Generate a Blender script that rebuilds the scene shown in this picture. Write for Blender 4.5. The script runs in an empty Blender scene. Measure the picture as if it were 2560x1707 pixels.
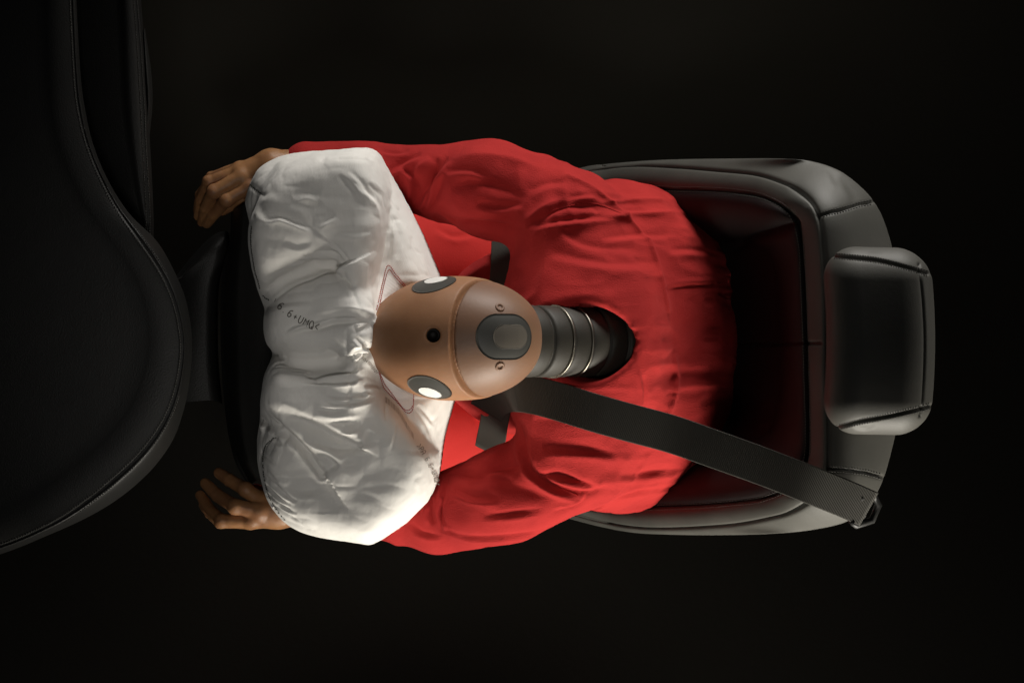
import bpy, math, random
import numpy as np
from mathutils import Vector
from mathutils.bvhtree import BVHTree

random.seed(7); rng = np.random.default_rng(7)
SC = bpy.context.scene; COL = SC.collection
# ------------------------------------------------------------------ camera, world, lamps
H = 3.0            # camera height above the top of the dummy's head (z = 0)
S = 0.0005         # metres per photo pixel in the plane z = 0
cam = bpy.data.cameras.new('camera'); co = bpy.data.objects.new('camera', cam); COL.objects.link(co)
co.location = (0, 0, H); cam.sensor_width = 36; cam.lens = 36*H/(2560*S); cam.clip_end = 50
SC.camera = co
w = bpy.data.worlds.new('World'); SC.world = w; w.use_nodes = True
w.node_tree.nodes['Background'].inputs[0].default_value = (0.9, 0.95, 1, 1)
w.node_tree.nodes['Background'].inputs[1].default_value = 0.012
SC.view_settings.view_transform = 'Standard'; SC.view_settings.look = 'None'
SC.view_settings.exposure = 0; SC.view_settings.gamma = 1
def area(name, loc, tgt, sx, sy, power, col):
    l = bpy.data.lights.new(name, 'AREA'); l.shape = 'RECTANGLE'; l.size = sx; l.size_y = sy
    l.energy = power; l.color = col; l.spread = math.radians(110)
    o = bpy.data.objects.new(name, l); COL.objects.link(o); o.location = loc
    o.rotation_euler = (Vector(tgt)-Vector(loc)).to_track_quat('-Z', 'Y').to_euler()
    return o
nd = area('softbox_near_door', (0.62, -1.60, -0.09), (0.24, 0, -0.16), 1.2, 0.34, 9.2, (1, 0.94, 0.83)); nd.data.spread = math.radians(62)
fs_ = area('softbox_far_side', (0.56, 1.65, -0.06), (0.20, 0, -0.16), 1.2, 0.34, 5.6, (1, 0.96, 0.90)); fs_.data.spread = math.radians(64)
area('softbox_behind_seat', (2.2, 0.25, 0.05), (0.4, 0, -0.2), 0.8, 0.4, 1.0, (1, 0.95, 0.85))
top = area('added_overhead_fill', (-0.10, -0.60, 2.5), (-0.15, -0.02, -0.1), 0.35, 0.35, 0.31, (1, 0.96, 0.90)); top.data.spread = math.radians(26)  # added narrow fill lamp, brightens airbag and head from above

# ------------------------------------------------------------------ helpers
def P(px, py, z):
    k = S*(H-z)/H
    return (px-1280)*k, (853.5-py)*k, z
def PA(a):
    a = np.asarray(a, float); k = S*(H-a[:, 2])/H
    return np.stack([(a[:, 0]-1280)*k, (853.5-a[:, 1])*k, a[:, 2]], 1)
def toplan(v):
    k = S*(H-v[:, 2])/H
    return v[:, 0]/k+1280, 853.5-v[:, 1]/k
def crop(sx, sy, sc):
    return lambda pts: [(sx+x/sc, sy+y/sc) for x, y in pts]
c3 = crop(450, 330, 3.136); c4 = crop(450, 800, 2.613); c5 = crop(880, 620, 2.94)
c6 = crop(950, 330, 2.352); c7 = crop(950, 880, 2.352); c8 = crop(1450, 350, 1.4937)
cP = crop(880, 860, 3.92); cH = crop(480, 370, 6.817); cL = crop(470, 1140, 7.838)

def spline(pts, n):
    p = np.asarray(pts, float)
    q = np.vstack([2*p[0]-p[1], p, 2*p[-1]-p[-2]])
    out = []
    for i in range(1, len(q)-2):
        t = np.linspace(0, 1, 24, endpoint=False)[:, None]
        a, b, c, d = q[i-1], q[i], q[i+1], q[i+2]
        out.append(0.5*((2*b)+(c-a)*t+(2*a-5*b+4*c-d)*t*t+(3*b-a-3*c+d)*t**3))
    o = np.vstack(out+[p[-1:]])
    L = np.r_[0, np.cumsum(np.linalg.norm(np.diff(o[:, :2], axis=0), axis=1))]
    s = np.linspace(0, L[-1], n)
    return np.stack([np.interp(s, L, o[:, k]) for k in range(o.shape[1])], 1)

def new_mesh(name, V, F, mat, parent=None, smooth=True):
    me = bpy.data.meshes.new(name)
    V = np.asarray(V, float)
    off = np.array(parent_origin(parent))
    me.from_pydata((V-off).tolist(), [], F if isinstance(F, list) else F.tolist())
    me.update()
    if smooth: me.polygons.foreach_set('use_smooth', [True]*len(me.polygons))
    me.materials.append(mat)
    o = bpy.data.objects.new(name, me); COL.objects.link(o)
    if parent: o.parent = parent
    return o
def parent_origin(p):
    v = Vector((0, 0, 0))
    while p is not None: v = v+p.location; p = p.parent
    return tuple(v)
def thing(name, label, cat, loc):
    o = bpy.data.objects.new(name, None); COL.objects.link(o); o.location = loc
    o.empty_display_size = 0.05
    o['label'] = label; o['category'] = cat
    return o

# --- implicit surfaces (surface nets)
class Grid:
    def __init__(s, lo, hi, h):
        s.h = h = np.broadcast_to(np.array(h, np.float32), (3,)); s.lo = np.array(lo, np.float32)
        s.n = np.ceil((np.array(hi)-s.lo)/h).astype(int)+1
        s.x = (s.lo[0]+h[0]*np.arange(s.n[0], dtype=np.float32))[:, None, None]
        s.y = (s.lo[1]+h[1]*np.arange(s.n[1], dtype=np.float32))[None, :, None]
        s.z = (s.lo[2]+h[2]*np.arange(s.n[2], dtype=np.float32))[None, None, :]
    def ell(s, c, r, R=None):
        x, y, z = s.x-c[0], s.y-c[1], s.z-c[2]
        if R is not None:
            x, y, z = (R[0][0]*x+R[0][1]*y+R[0][2]*z, R[1][0]*x+R[1][1]*y+R[1][2]*z, R[2][0]*x+R[2][1]*y+R[2][2]*z)
        k0 = np.sqrt((x/r[0])**2+(y/r[1])**2+(z/r[2])**2)+1e-6
        k1 = np.sqrt((x/r[0]**2)**2+(y/r[1]**2)**2+(z/r[2]**2)**2)+1e-6
        return (k0*(k0-1)/k1).astype(np.float32)
    def cone(s, a, b, ra, rb):
        a = np.array(a, np.float32); b = np.array(b, np.float32); d = b-a; L = float(d@d)+1e-12
        x, y, z = s.x-a[0], s.y-a[1], s.z-a[2]
        t = np.clip((x*d[0]+y*d[1]+z*d[2])/L, 0, 1)
        return np.sqrt((x-t*d[0])**2+(y-t*d[1])**2+(z-t*d[2])**2)-(ra+t*(rb-ra))
def smin(a, b, k):
    h = np.clip(0.5+0.5*(b-a)/k, 0, 1)
    return (b+(a-b)*h-k*h*(1-h)).astype(np.float32)

def nets(F, g):
    s = F < 0; n = F.shape
    def cn(A, c): return A[c[0]:n[0]-1+c[0], c[1]:n[1]-1+c[1], c[2]:n[2]-1+c[2]]
    C = [(i, j, k) for i in (0, 1) for j in (0, 1) for k in (0, 1)]
    cnt = sum(cn(s, c).astype(np.int8) for c in C)
    m = (cnt > 0) & (cnt < 8)
    ids = -np.ones(m.shape, np.int64); ids[m] = np.arange(m.sum())
    val = {c: cn(F, c)[m] for c in C}
    pos = np.zeros((m.sum(), 3)); num = np.zeros(m.sum())
    for c in C:
        for ax in range(3):
            if c[ax] == 0:
                d = list(c); d[ax] = 1; d = tuple(d)
                a, b = val[c], val[d]; cr = (a < 0) != (b < 0)
                t = np.where(cr, a/np.where(cr, a-b, 1), 0)
                q = np.array(c, float)[None, :].repeat(len(a), 0); q[:, ax] = t
                pos += q*cr[:, None]; num += cr
    pos /= num[:, None]
    base = np.argwhere(m)
    V = g.lo[None, :]+(base+pos)*g.h
    faces = []
    for ax in range(3):
        u, v = (ax+1) % 3, (ax+2) % 3
        sl0 = [slice(None)]*3; sl1 = [slice(None)]*3
        sl0[ax] = slice(0, -1); sl1[ax] = slice(1, None)
        A = s[tuple(sl0)]; B = s[tuple(sl1)]
        e = np.argwhere(A != B)
        e = e[(e[:, u] > 0) & (e[:, v] > 0) & (e[:, u] < n[u]-1) & (e[:, v] < n[v]-1)]
        ins = A[tuple(e.T)]
        def idx(du, dv):
            q = e.copy(); q[:, u] -= du; q[:, v] -= dv
            return ids[tuple(q.T)]
        q = np.stack([idx(1, 1), idx(0, 1), idx(0, 0), idx(1, 0)], 1)
        q[~ins] = q[~ins][:, ::-1]
        faces.append(q)
    return V, np.vstack(faces)
def relax(V, F, it=2, lam=0.5):
    E = np.vstack([F[:, [0, 1]], F[:, [1, 2]], F[:, [2, 3]], F[:, [3, 0]]])
    a = np.r_[E[:, 0], E[:, 1]]; b = np.r_[E[:, 1], E[:, 0]]
    deg = np.bincount(a, minlength=len(V))[:, None]
    for i in range(it*2):
        mu = lam if i % 2 == 0 else -lam*0.96
        L = np.stack([np.bincount(a, V[b, k], len(V)) for k in range(3)], 1)/deg-V
        V = V+mu*L
    return V
def normals(V, F):
    n = np.cross(V[F[:, 2]]-V[F[:, 0]], V[F[:, 3]]-V[F[:, 1]])
    N = np.zeros_like(V)
    for i in range(4):
        for k in range(3): N[:, k] += np.bincount(F[:, i], n[:, k], len(V))
    return N/(np.linalg.norm(N, axis=1)[:, None]+1e-12)

def stroke_d(px, py, pts, step=None):
    """distance to polyline, signed side, and parameter 0..1 along it"""
    p = spline(pts, max(8, len(pts)*5)) if len(pts) > 2 else np.asarray(pts, float)
    best = np.full(len(px), 1e9); side = np.zeros(len(px)); tt = np.zeros(len(px))
    L = np.r_[0, np.cumsum(np.linalg.norm(np.diff(p, axis=0), axis=1))]
    for i in range(len(p)-1):
        a, b = p[i], p[i+1]; d = b-a; l2 = d@d+1e-9
        t = np.clip(((px-a[0])*d[0]+(py-a[1])*d[1])/l2, 0, 1)
        ex, ey = px-a[0]-t*d[0], py-a[1]-t*d[1]
        dd = ex*ex+ey*ey; m = dd < best
        best[m] = dd[m]; side[m] = np.sign(d[0]*ey-d[1]*ex)[m]; tt[m] = ((L[i]+t*np.sqrt(l2))/L[-1])[m]
    return np.sqrt(best), side, tt
def fold(V, N, strokes, up=0.15):
    """push the surface along its normal under creases: (points, width px, depth m, kind, taper)"""
    px, py = toplan(V); D = np.zeros(len(V))
    for st in strokes:
        pts, wd, dep = st[:3]; kind = st[3] if len(st) > 3 else 'v'; tap = st[4] if len(st) > 4 else 'both'
        x0 = min(p[0] for p in pts)-4*wd; x1 = max(p[0] for p in pts)+4*wd
        y0 = min(p[1] for p in pts)-4*wd; y1 = max(p[1] for p in pts)+4*wd
        m = np.where((px > x0) & (px < x1) & (py > y0) & (py < y1) & (N[:, 2] > up))[0]
        if not len(m): continue
        d, sd, t = stroke_d(px[m], py[m], pts)
        tp = {'both': np.sin(np.pi*np.clip(t, 0, 1))**0.6, 'end': np.sqrt(np.clip(1-t, 0, 1)),
              'start': np.sqrt(np.clip(t, 0, 1)), 'none': np.ones(len(t))}[tap]
        s = d*sd
        def cu(q): return np.exp(-(np.sqrt(q*q+(.3*wd)**2)-.3*wd)/(wd*.8))
        if kind == 'v': f = -cu(d)
        elif kind == 'r': f = cu(d)
        elif kind == 'g': f = -np.exp(-(d/wd)**4)
        elif kind == 'a': f = -cu(s)+0.8*cu(s-1.5*wd)
        elif kind == 'b': f = -cu(s)+0.8*cu(s+1.5*wd)
        elif kind == 's': f = np.where(s > 0, 1, -1)*(1-np.exp(-(d/(wd*0.35))**2))*np.exp(-(d/(2.2*wd))**2)
        elif kind == 'S': f = np.where(s > 0, -1, 1)*(1-np.exp(-(d/(wd*0.35))**2))*np.exp(-(d/(2.2*wd))**2)
        D[m] += f*tp*dep*(np.clip((N[m, 2]-up)/.35, 0, 1) if up > -.5 else 1)
    return V+N*D[:, None]
def vnoise(V, scale, seed=0):
    """smooth value noise on points"""
    r = np.random.default_rng(seed); T = r.random((24, 24, 24))*2-1
    q = V*scale+100; i = np.floor(q).astype(int); f = q-i; f = f*f*(3-2*f); i %= 24; j = (i+1) % 24
    def g(a, b, c): return T[a, b, c]
    x0, y0, z0 = i.T; x1, y1, z1 = j.T; fx, fy, fz = f.T
    a = g(x0, y0, z0)*(1-fx)+g(x1, y0, z0)*fx; b = g(x0, y1, z0)*(1-fx)+g(x1, y1, z0)*fx
    c = g(x0, y0, z1)*(1-fx)+g(x1, y0, z1)*fx; d = g(x0, y1, z1)*(1-fx)+g(x1, y1, z1)*fx
    return (a*(1-fy)+b*fy)*(1-fz)+(c*(1-fy)+d*fy)*fz
def inpoly(px, py, poly):
    ins = np.zeros(px.shape, bool); n = len(poly)
    for i in range(n):
        x0, y0 = poly[i]; x1, y1 = poly[(i+1) % n]
        if y0 == y1: continue
        c = ((y0 > py) != (y1 > py)) & (px < (x1-x0)*(py-y0)/(y1-y0)+x0)
        ins ^= c
    return ins
def bvh(V, F): return BVHTree.FromPolygons([Vector(v) for v in V], [list(map(int, f)) for f in F])
def bvh_obj(o):
    off = Vector(parent_origin(o))
    return BVHTree.FromPolygons([v.co+off for v in o.data.vertices], [tuple(p.vertices) for p in o.data.polygons])
CAM = Vector((0, 0, H))
def drop(tree, px, py, lift=0.0006, zdef=-0.2):
    """the point of a surface that lies under the plan position (px, py)"""
    d = (Vector(P(px, py, 0))-CAM).normalized()
    h = tree.ray_cast(CAM, d)
    if h[0] is None: return Vector(P(px, py, zdef)), Vector((0, 0, 1))
    n = h[1] if h[1].dot(d) < 0 else -h[1]
    return h[0]+n*lift, n

# --- swept and lofted shapes
def tube(pts, r, n=8, close=False):
    p = np.asarray(pts, float); V = []; F = []; m = len(p)
    r = np.broadcast_to(r, (m,))
    T = np.gradient(p, axis=0); up = np.array([0.13, 0.2, 0.97])
    for i in range(m):
        t = T[i]/(np.linalg.norm(T[i])+1e-12); a = np.cross(t, up); a /= np.linalg.norm(a)+1e-12; b = np.cross(t, a)
        for k in range(n):
            an = 2*math.pi*k/n; V.append(p[i]+r[i]*(math.cos(an)*a+math.sin(an)*b))
    for i in range(m-1):
        for k in range(n): F.append((i*n+k, i*n+(k+1) % n, (i+1)*n+(k+1) % n, (i+1)*n+k))
    F.append(tuple(range(n))[::-1]); F.append(tuple((m-1)*n+k for k in range(n)))
    return V, F
def join(parts):
    V = []; F = []
    for v, f in parts:
        o = len(V); V += [tuple(q) for q in v]; F += [tuple(int(i)+o for i in q) for q in f]
    return V, F
def ribbon(pts, nrm, wdt, th):
    """flat band: rows of points with normals, width and thickness in metres"""
    p = np.asarray(pts, float); nr = np.asarray(nrm, float); V = []; F = []; m = len(p)
    T = np.gradient(p, axis=0)
    K = 8
    prof = [(-.5, -.5), (-.5, .5), (-.47, .5), (0, .62), (.47, .5), (.5, .5), (.5, -.5), (0, -.4)]
    for i in range(m):
        t = T[i]/np.linalg.norm(T[i]); a = np.cross(nr[i], t); a /= np.linalg.norm(a); n2 = np.cross(t, a)
        for u, v in prof: V.append(p[i]+a*u*wdt+n2*v*th)
    for i in range(m-1):
        for k in range(K): F.append((i*K+k, (i+1)*K+k, (i+1)*K+(k+1) % K, i*K+(k+1) % K))
    F.append(tuple(range(K))); F.append(tuple((m-1)*K+k for k in range(K))[::-1])
    return V, F
def loft(curves, segs, n):
    """rows between traced curves; segs = (rows, ease, bulge) per gap. Returns V, F, row indices of the curves"""
    C = [spline(c, n) for c in curves]; rows = [C[0]]; at = [0]
    for i, (r, ease, bul) in enumerate(segs):
        for k in range(1, r+1):
            f = k/r
            fz = {'lin': f, 'out': math.sin(f*math.pi/2), 'in': 1-math.cos(f*math.pi/2), 'ss': f*f*(3-2*f)}[ease]
            q = C[i]*(1-f)+C[i+1]*f
            q[:, 2] = C[i][:, 2]*(1-fz)+C[i+1][:, 2]*fz+bul*math.sin(math.pi*f)**0.8
            rows.append(q)
        at.append(len(rows)-1)
    V = PA(np.vstack(rows)); m = len(rows)
    i, j = np.meshgrid(np.arange(m-1), np.arange(n-1), indexing='ij')
    a = (i*n+j).ravel()
    return V, np.stack([a, a+1, a+n+1, a+n], 1), at
def orient_up(V, F):
    n = np.cross(V[F[:, 2]]-V[F[:, 0]], V[F[:, 3]]-V[F[:, 1]])
    return F if n[:, 2].mean() > 0 else F[:, ::-1]
def stitches(tree, pts, pitch, length, rad, lift=0.0006, zig=0.0):
    """thread: one short bead per stitch, lying on the surface"""
    p = spline(pts, 400); L = np.r_[0, np.cumsum(np.linalg.norm(np.diff(p, axis=0), axis=1))]
    out = []; s = 0; k = 0
    while s+length < L[-1]:
        a = [np.interp(s, L, p[:, i]) for i in (0, 1)]; b = [np.interp(s+length, L, p[:, i]) for i in (0, 1)]
        if zig:
            d = np.array(b)-np.array(a); d /= np.linalg.norm(d)+1e-9; q = np.array([-d[1], d[0]])*zig*(1 if k % 2 else -1)
            a = a-q; b = b+q
        A, _ = drop(tree, *a, lift); B, _ = drop(tree, *b, lift)
        if (A-B).length < 0.02 and _.z > .22:
            M = (A+B)/2
            out.append(tube([A, A*0.75+B*0.25, M, A*0.25+B*0.75, B], np.array([.3, .9, 1, .9, .3])*rad, 5))
        s += pitch; k += 1
    return join(out)

# ------------------------------------------------------------------ materials
def mat(name, col, rough=0.5, spec=0.5, bumps=(), var=None, sheen=0, sss=0, metal=0, coat=0, crease=None):
    m = bpy.data.materials.new(name); m.use_nodes = True; nt = m.node_tree; b = nt.nodes['Principled BSDF']
    b.inputs['Base Color'].default_value = (*col, 1); b.inputs['Roughness'].default_value = rough
    b.inputs['Specular IOR Level'].default_value = spec; b.inputs['Metallic'].default_value = metal
    b.inputs['Sheen Weight'].default_value = sheen; b.inputs['Sheen Roughness'].default_value = 0.5
    b.inputs['Coat Weight'].default_value = coat
    if sheen: b.inputs['Sheen Tint'].default_value = (*[min(1, c*1.3+.1) for c in col], 1)
    if sss:
        b.inputs['Subsurface Weight'].default_value = sss; b.inputs['Subsurface Radius'].default_value = (.012, .005, .002)
        b.inputs['Subsurface Scale'].default_value = 0.6
    tc = nt.nodes.new('ShaderNodeTexCoord'); prev = None
    for kind, scale, dist, strength, stretch in bumps:
        mp = nt.nodes.new('ShaderNodeMapping'); nt.links.new(tc.outputs['Object'], mp.inputs[0])
        if stretch: mp.inputs['Scale'].default_value = stretch[0]; mp.inputs['Rotation'].default_value = stretch[1]
        if kind == 'noise':
            t = nt.nodes.new('ShaderNodeTexNoise'); t.inputs['Scale'].default_value = scale
            t.inputs['Detail'].default_value = 5; out = t.outputs['Fac']
        elif kind == 'voro':
            t = nt.nodes.new('ShaderNodeTexVoronoi'); t.inputs['Scale'].default_value = scale; out = t.outputs['Distance']
        elif kind == 'crumple':
            nz = nt.nodes.new('ShaderNodeTexNoise'); nz.inputs['Scale'].default_value = scale*0.6; nz.inputs['Detail'].default_value = 3
            nt.links.new(mp.outputs[0], nz.inputs['Vector'])
            ad = nt.nodes.new('ShaderNodeVectorMath'); ad.operation = 'MULTIPLY_ADD'
            ad.inputs[1].default_value = (.12,)*3
            nt.links.new(nz.outputs['Color'], ad.inputs[0]); nt.links.new(mp.outputs[0], ad.inputs[2])
            t = nt.nodes.new('ShaderNodeTexVoronoi'); t.feature = 'F1'; t.distance = 'EUCLIDEAN'
            t.inputs['Scale'].default_value = scale; out = t.outputs['Distance']
            nt.links.new(ad.outputs[0], t.inputs['Vector'])
        else:
            t = nt.nodes.new('ShaderNodeTexWave'); t.inputs['Scale'].default_value = scale; t.bands_direction = 'DIAGONAL'; out = t.outputs['Fac']
        if kind != 'crumple': nt.links.new(mp.outputs[0], t.inputs['Vector'])
        bp = nt.nodes.new('ShaderNodeBump'); bp.inputs['Distance'].default_value = dist; bp.inputs['Strength'].default_value = strength
        nt.links.new(out, bp.inputs['Height'])
        if prev: nt.links.new(prev.outputs[0], bp.inputs['Normal'])
        prev = bp
    if prev: nt.links.new(prev.outputs[0], b.inputs['Normal'])
    if var:   # a second colour in irregular patches
        c2, sc, lo, hi = var
        t = nt.nodes.new('ShaderNodeTexNoise'); t.inputs['Scale'].default_value = sc; t.inputs['Detail'].default_value = 6
        nt.links.new(tc.outputs['Object'], t.inputs['Vector'])
        mr = nt.nodes.new('ShaderNodeMapRange'); mr.inputs[1].default_value = lo; mr.inputs[2].default_value = hi
        nt.links.new(t.outputs['Fac'], mr.inputs[0])
        mx = nt.nodes.new('ShaderNodeMix'); mx.data_type = 'RGBA'
        mx.inputs[6].default_value = (*col, 1); mx.inputs[7].default_value = (*c2, 1)
        nt.links.new(mr.outputs[0], mx.inputs[0]); nt.links.new(mx.outputs[2], b.inputs['Base Color'])
    return m
M = {}
M['floor'] = mat('dark_paper', (.038, .036, .030), 1, 0, [('noise', 90, .002, .2, None)])
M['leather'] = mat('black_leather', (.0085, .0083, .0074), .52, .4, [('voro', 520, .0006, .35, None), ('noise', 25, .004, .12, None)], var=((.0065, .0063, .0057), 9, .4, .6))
M['leather_fine'] = mat('smooth_black_leather', (.070, .068, .060), .56, .4, [('voro', 800, .0004, .22, None), ('noise', 18, .006, .15, None)], var=((.058, .057, .050), 9, .4, .6))
M['insert'] = mat('seat_insert_leather', (.009, .0045, .0045), .7, .3, [('voro', 700, .0005, .25, None), ('noise', 20, .005, .12, None)])
M['thread'] = mat('black_thread', (.055, .053, .047), .6, .4)
M['trim'] = mat('black_plastic', (.012, .012, .011), .5, .4, [('noise', 900, .0004, .2, None)])
M['bag'] = mat('white_nylon', (.82, .80, .765), .88, .1, [('wave', 260, .0003, .12, ((1, 1, 1), (0, 0, .35))), ('crumple', 16, .010, .18, ((1, 1.5, 1), (0, 0, .6))), ('noise', 26, .006, .28, ((1.8, .8, 1), (0, 0, -.5)))], var=((.76, .74, .70), 5, .4, .75), sheen=.1)
M['patch'] = mat('white_patch_cloth', (.84, .82, .80), .7, .2, [('wave', 170, .0004, .2, None), ('noise', 30, .004, .3, None)])
M['ink'] = mat('grey_print_ink', (.115, .105, .09), .8, .2)
M['inkpale'] = mat('faint_print_ink', (.33, .29, .26), .8, .2)
M['redthread'] = mat('red_thread', (.35, .035, .02), .6, .3)
M['greenthread'] = mat('dark_green_thread', (.05, .055, .045), .6, .3)
M['vinyl'] = mat('tan_vinyl_skin', (.32, .158, .080), .56, .35, [('noise', 240, .0006, .25, None), ('noise', 14, .006, .12, None)], var=((.26, .125, .062), 14, .42, .66), sss=.12)
M['vinyl_cap'] = mat('darker_vinyl_skin', (.22, .120, .070), .52, .4, [('noise', 240, .0006, .25, None)], var=((.18, .095, .058), 12, .4, .65), sss=.08)
M['gap'] = mat('dark_brown_seam', (.10, .045, .022), .6, .3)
M['handskin'] = mat('hand_vinyl', (.34, .165, .07), .5, .4, [('noise', 160, .001, .3, None), ('noise', 45, .002, .2, None)], var=((.26, .12, .055), 30, .42, .66), sss=.12)
M['knit'] = mat('red_knit', (.40, .026, .024), .88, .12, [('noise', 620, .0016, .7, None), ('noise', 40, .005, .25, None)], var=((.31, .018, .018), 12, .35, .7), sheen=.12)
M['knit2'] = mat('red_cotton', (.55, .032, .028), .85, .15, [('noise', 600, .001, .4, None)], sheen=.3)
M['disc'] = mat('dark_marker_foil', (.055, .054, .048), .5, .4, [('noise', 200, .0004, .1, None)])
M['discwhite'] = mat('white_marker_foil', (.82, .81, .78), .5, .4)
M['discgrey'] = mat('grey_marker_foil', (.13, .115, .095), .45, .4)
M['rubber'] = mat('black_rubber', (.026, .023, .017), .6, .4, [('noise', 120, .001, .2, None)])
M['steel'] = mat('brushed_steel', (.25, .235, .20), .4, .5, [('noise', 300, .0004, .2, None)], metal=1)
M['webbing'] = mat('grey_webbing', (.036, .034, .028), .75, .3, [('wave', 150, .0009, .4, ((1, 1, 1), (0, 0, .4))), ('noise', 25, .003, .1, None)], sheen=.2)
M['hole'] = mat('bore_shade', (.004, .0035, .003), .6, .2)

# ------------------------------------------------------------------ the setting
fl = new_mesh('floor', [(-5, -5, -1.25), (5, -5, -1.25), (5, 5, -1.25), (-5, 5, -1.25)], [(0, 1, 2, 3)], M['floor'])
fl['kind'] = 'structure'

# ------------------------------------------------------------------ dashboard
dash = thing('dashboard', 'black leather dashboard with stitched curved hood seam at the left edge', 'dashboard', P(150, 700, -0.45))
edge = [(190, -60, -.16), (191, 0, -.16), (201, 179, -.17), (212, 268, -.17), (232, 357, -.18), (268, 446, -.18), (321, 531, -.19), (384, 594, -.19),
        (415, 638, -.19), (446, 700, -.20), (466, 755, -.20), (479, 830, -.20), (479, 906, -.20), (466, 998, -.20), (439, 1085, -.20), (398, 1151, -.20),
        (347, 1205, -.20), (286, 1253, -.20), (214, 1295, -.20), (128, 1334, -.20), (0, 1385, -.2), (-200, 1440, -.2)]
seam = [(180, -60, -.135), (182, 0, -.135), (191, 179, -.135), (200, 268, -.135), (219, 350, -.135), (245, 420, -.135), (290, 510, -.135), (345, 590, -.13),
        (384, 645, -.13), (418, 702, -.13), (442, 765, -.13), (456, 830, -.13), (458, 885, -.13), (447, 960, -.13), (420, 1040, -.13), (370, 1118, -.13),
        (310, 1180, -.13), (248, 1232, -.13), (190, 1276, -.13), (120, 1318, -.13), (0, 1368, -.135), (-200, 1420, -.14)]
skirt = [(x-6, y, z-.14) for x, y, z in edge]
def inset(c, fx, cx, cy, z): return [(cx+(x-cx)*fx, cy+(y-cy)*fx, z) for x, y, zz in c]
mid = [(x-70-40*i/21, y*0.93+40, -.128) for i, (x, y, z) in enumerate(seam)]
far = [(-250, -60+i*70, -.135) for i in range(22)]
V, F, at = loft([skirt, edge, seam, mid, far], [(6, 'lin', 0), (12, 'out', .003), (14, 'out', .002), (14, 'lin', .001)], 420)
F = orient_up(V, F); N = normals(V, F)
V = fold(V, N, [([(x, y) for x, y, z in seam], 2.2, .0035, 'v', 'none')], up=-1)
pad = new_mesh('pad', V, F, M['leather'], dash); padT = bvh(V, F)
p2 = [(x, y) for x, y, z in seam]
a = spline(p2, 200); t = np.gradient(a, axis=0); nn = np.stack([t[:, 1], -t[:, 0]], 1)/np.linalg.norm(t, axis=1)[:, None]
parts = [stitches(padT, (a+nn*off)[::8], 7.0, 4.6, .0007) for off in (-7.5, 7.0)]
for V, F in parts: new_mesh('stitching', V, F, M['thread'], dash)
# side panel right of the hood
e0 = [(353, -60, -.30), (353, 0, -.30), (357, 58, -.30), (364, 150, -.30), (371, 268, -.30), (375, 357, -.30), (380, 446, -.30), (384, 540, -.30), (384, 606, -.30)]
e1 = [(347, -60, -.245), (347, 0, -.245), (352, 58, -.245), (358, 150, -.245), (365, 268, -.245), (369, 357, -.245), (374, 446, -.245), (379, 540, -.245), (379, 600, -.245)]
e2 = [(300, -60, -.235), (300, 0, -.235), (303, 70, -.235), (306, 160, -.235), (312, 268, -.235), (322, 357, -.235), (335, 446, -.235), (350, 530, -.24), (365, 590, -.245)]
e3 = [(170, -60, -.25), (170, 0, -.25), (175, 100, -.25), (185, 200, -.25), (200, 290, -.25), (230, 380, -.25), (270, 460, -.25), (320, 545, -.25), (372, 598, -.25)]
V, F, at = loft([[(x, y, z-.15) for x, y, z in e0], e0, e1, e2, e3], [(4, 'lin', 0), (4, 'out', .001), (12, 'out', .006), (12, 'lin', .002)], 260)
F = orient_up(V, F); N = normals(V, F)
sm = [(x-9, y) for x, y, z in e1]
V = fold(V, N, [(sm, 2, .003, 'v', 'none')], up=-1)
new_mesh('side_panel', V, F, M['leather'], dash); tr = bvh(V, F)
for d in (-5, 4.5):
    V, F = stitches(tr, [(x+d, y) for x, y in sm], 7, 4.5, .0006); new_mesh('stitching', V, F, M['thread'], dash)
# small grab recess beyond the panel
V, F, at = loft([[(362, 70, -.33), (378, 180, -.33), (381, 260, -.33), (374, 340, -.33)], [(361, 75, -.27), (376, 180, -.26), (379, 255, -.26), (371, 335, -.27)],
                 [(360, 80, -.265), (366, 185, -.25), (370, 250, -.25), (368, 330, -.265)], [(355, 85, -.30), (356, 185, -.30), (360, 250, -.30), (364, 330, -.30)]],
                [(3, 'lin', 0), (4, 'out', 0), (4, 'lin', .002)], 60)
new_mesh('pull_cup', V, orient_up(V, F), M['trim'], dash)
# lower cowl between hood and column
k0 = [(440, 690, -.56), (480, 640, -.56), (530, 590, -.56), (566, 578, -.56), (574, 600, -.56), (573, 640, -.56), (552, 690, -.56), (545, 760, -.56), (546, 900, -.56), (556, 1010, -.56)]
k1 = [(445, 700, -.53), (487, 652, -.53), (532, 605, -.53), (560, 594, -.53), (567, 606, -.53), (566, 640, -.53), (546, 688, -.53), (538, 760, -.53), (539, 900, -.53), (548, 1005, -.53)]
k2 = [(440, 760, -.52), (460, 750, -.52), (480, 730, -.52), (500, 720, -.52), (510, 720, -.52), (515, 730, -.52), (510, 750, -.52), (500, 800, -.52), (480, 900, -.52), (470, 1000, -.52)]
k2 = [(438, 705, -.52), (470, 680, -.52), (500, 650, -.52), (525, 630, -.52), (540, 628, -.52), (535, 650, -.52), (520, 695, -.52), (512, 760, -.52), (512, 900, -.52), (520, 1000, -.52)]
k3 = [(405, 690, -.53), (405, 700, -.53), (405, 710, -.53), (405, 720, -.53), (405, 735, -.53), (405, 760, -.53), (405, 790, -.53), (405, 840, -.53), (405, 930, -.53), (405, 1010, -.53)]
V, F, at = loft([[(x, y, -.75) for x, y, z in k0], k0, k1, k2, k3], [(4, 'lin', 0), (5, 'out', 0), (10, 'lin', .002), (10, 'lin', .004)], 160)
new_mesh('lower_cowl', V, orient_up(V, F), M['leather'], dash)

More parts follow.
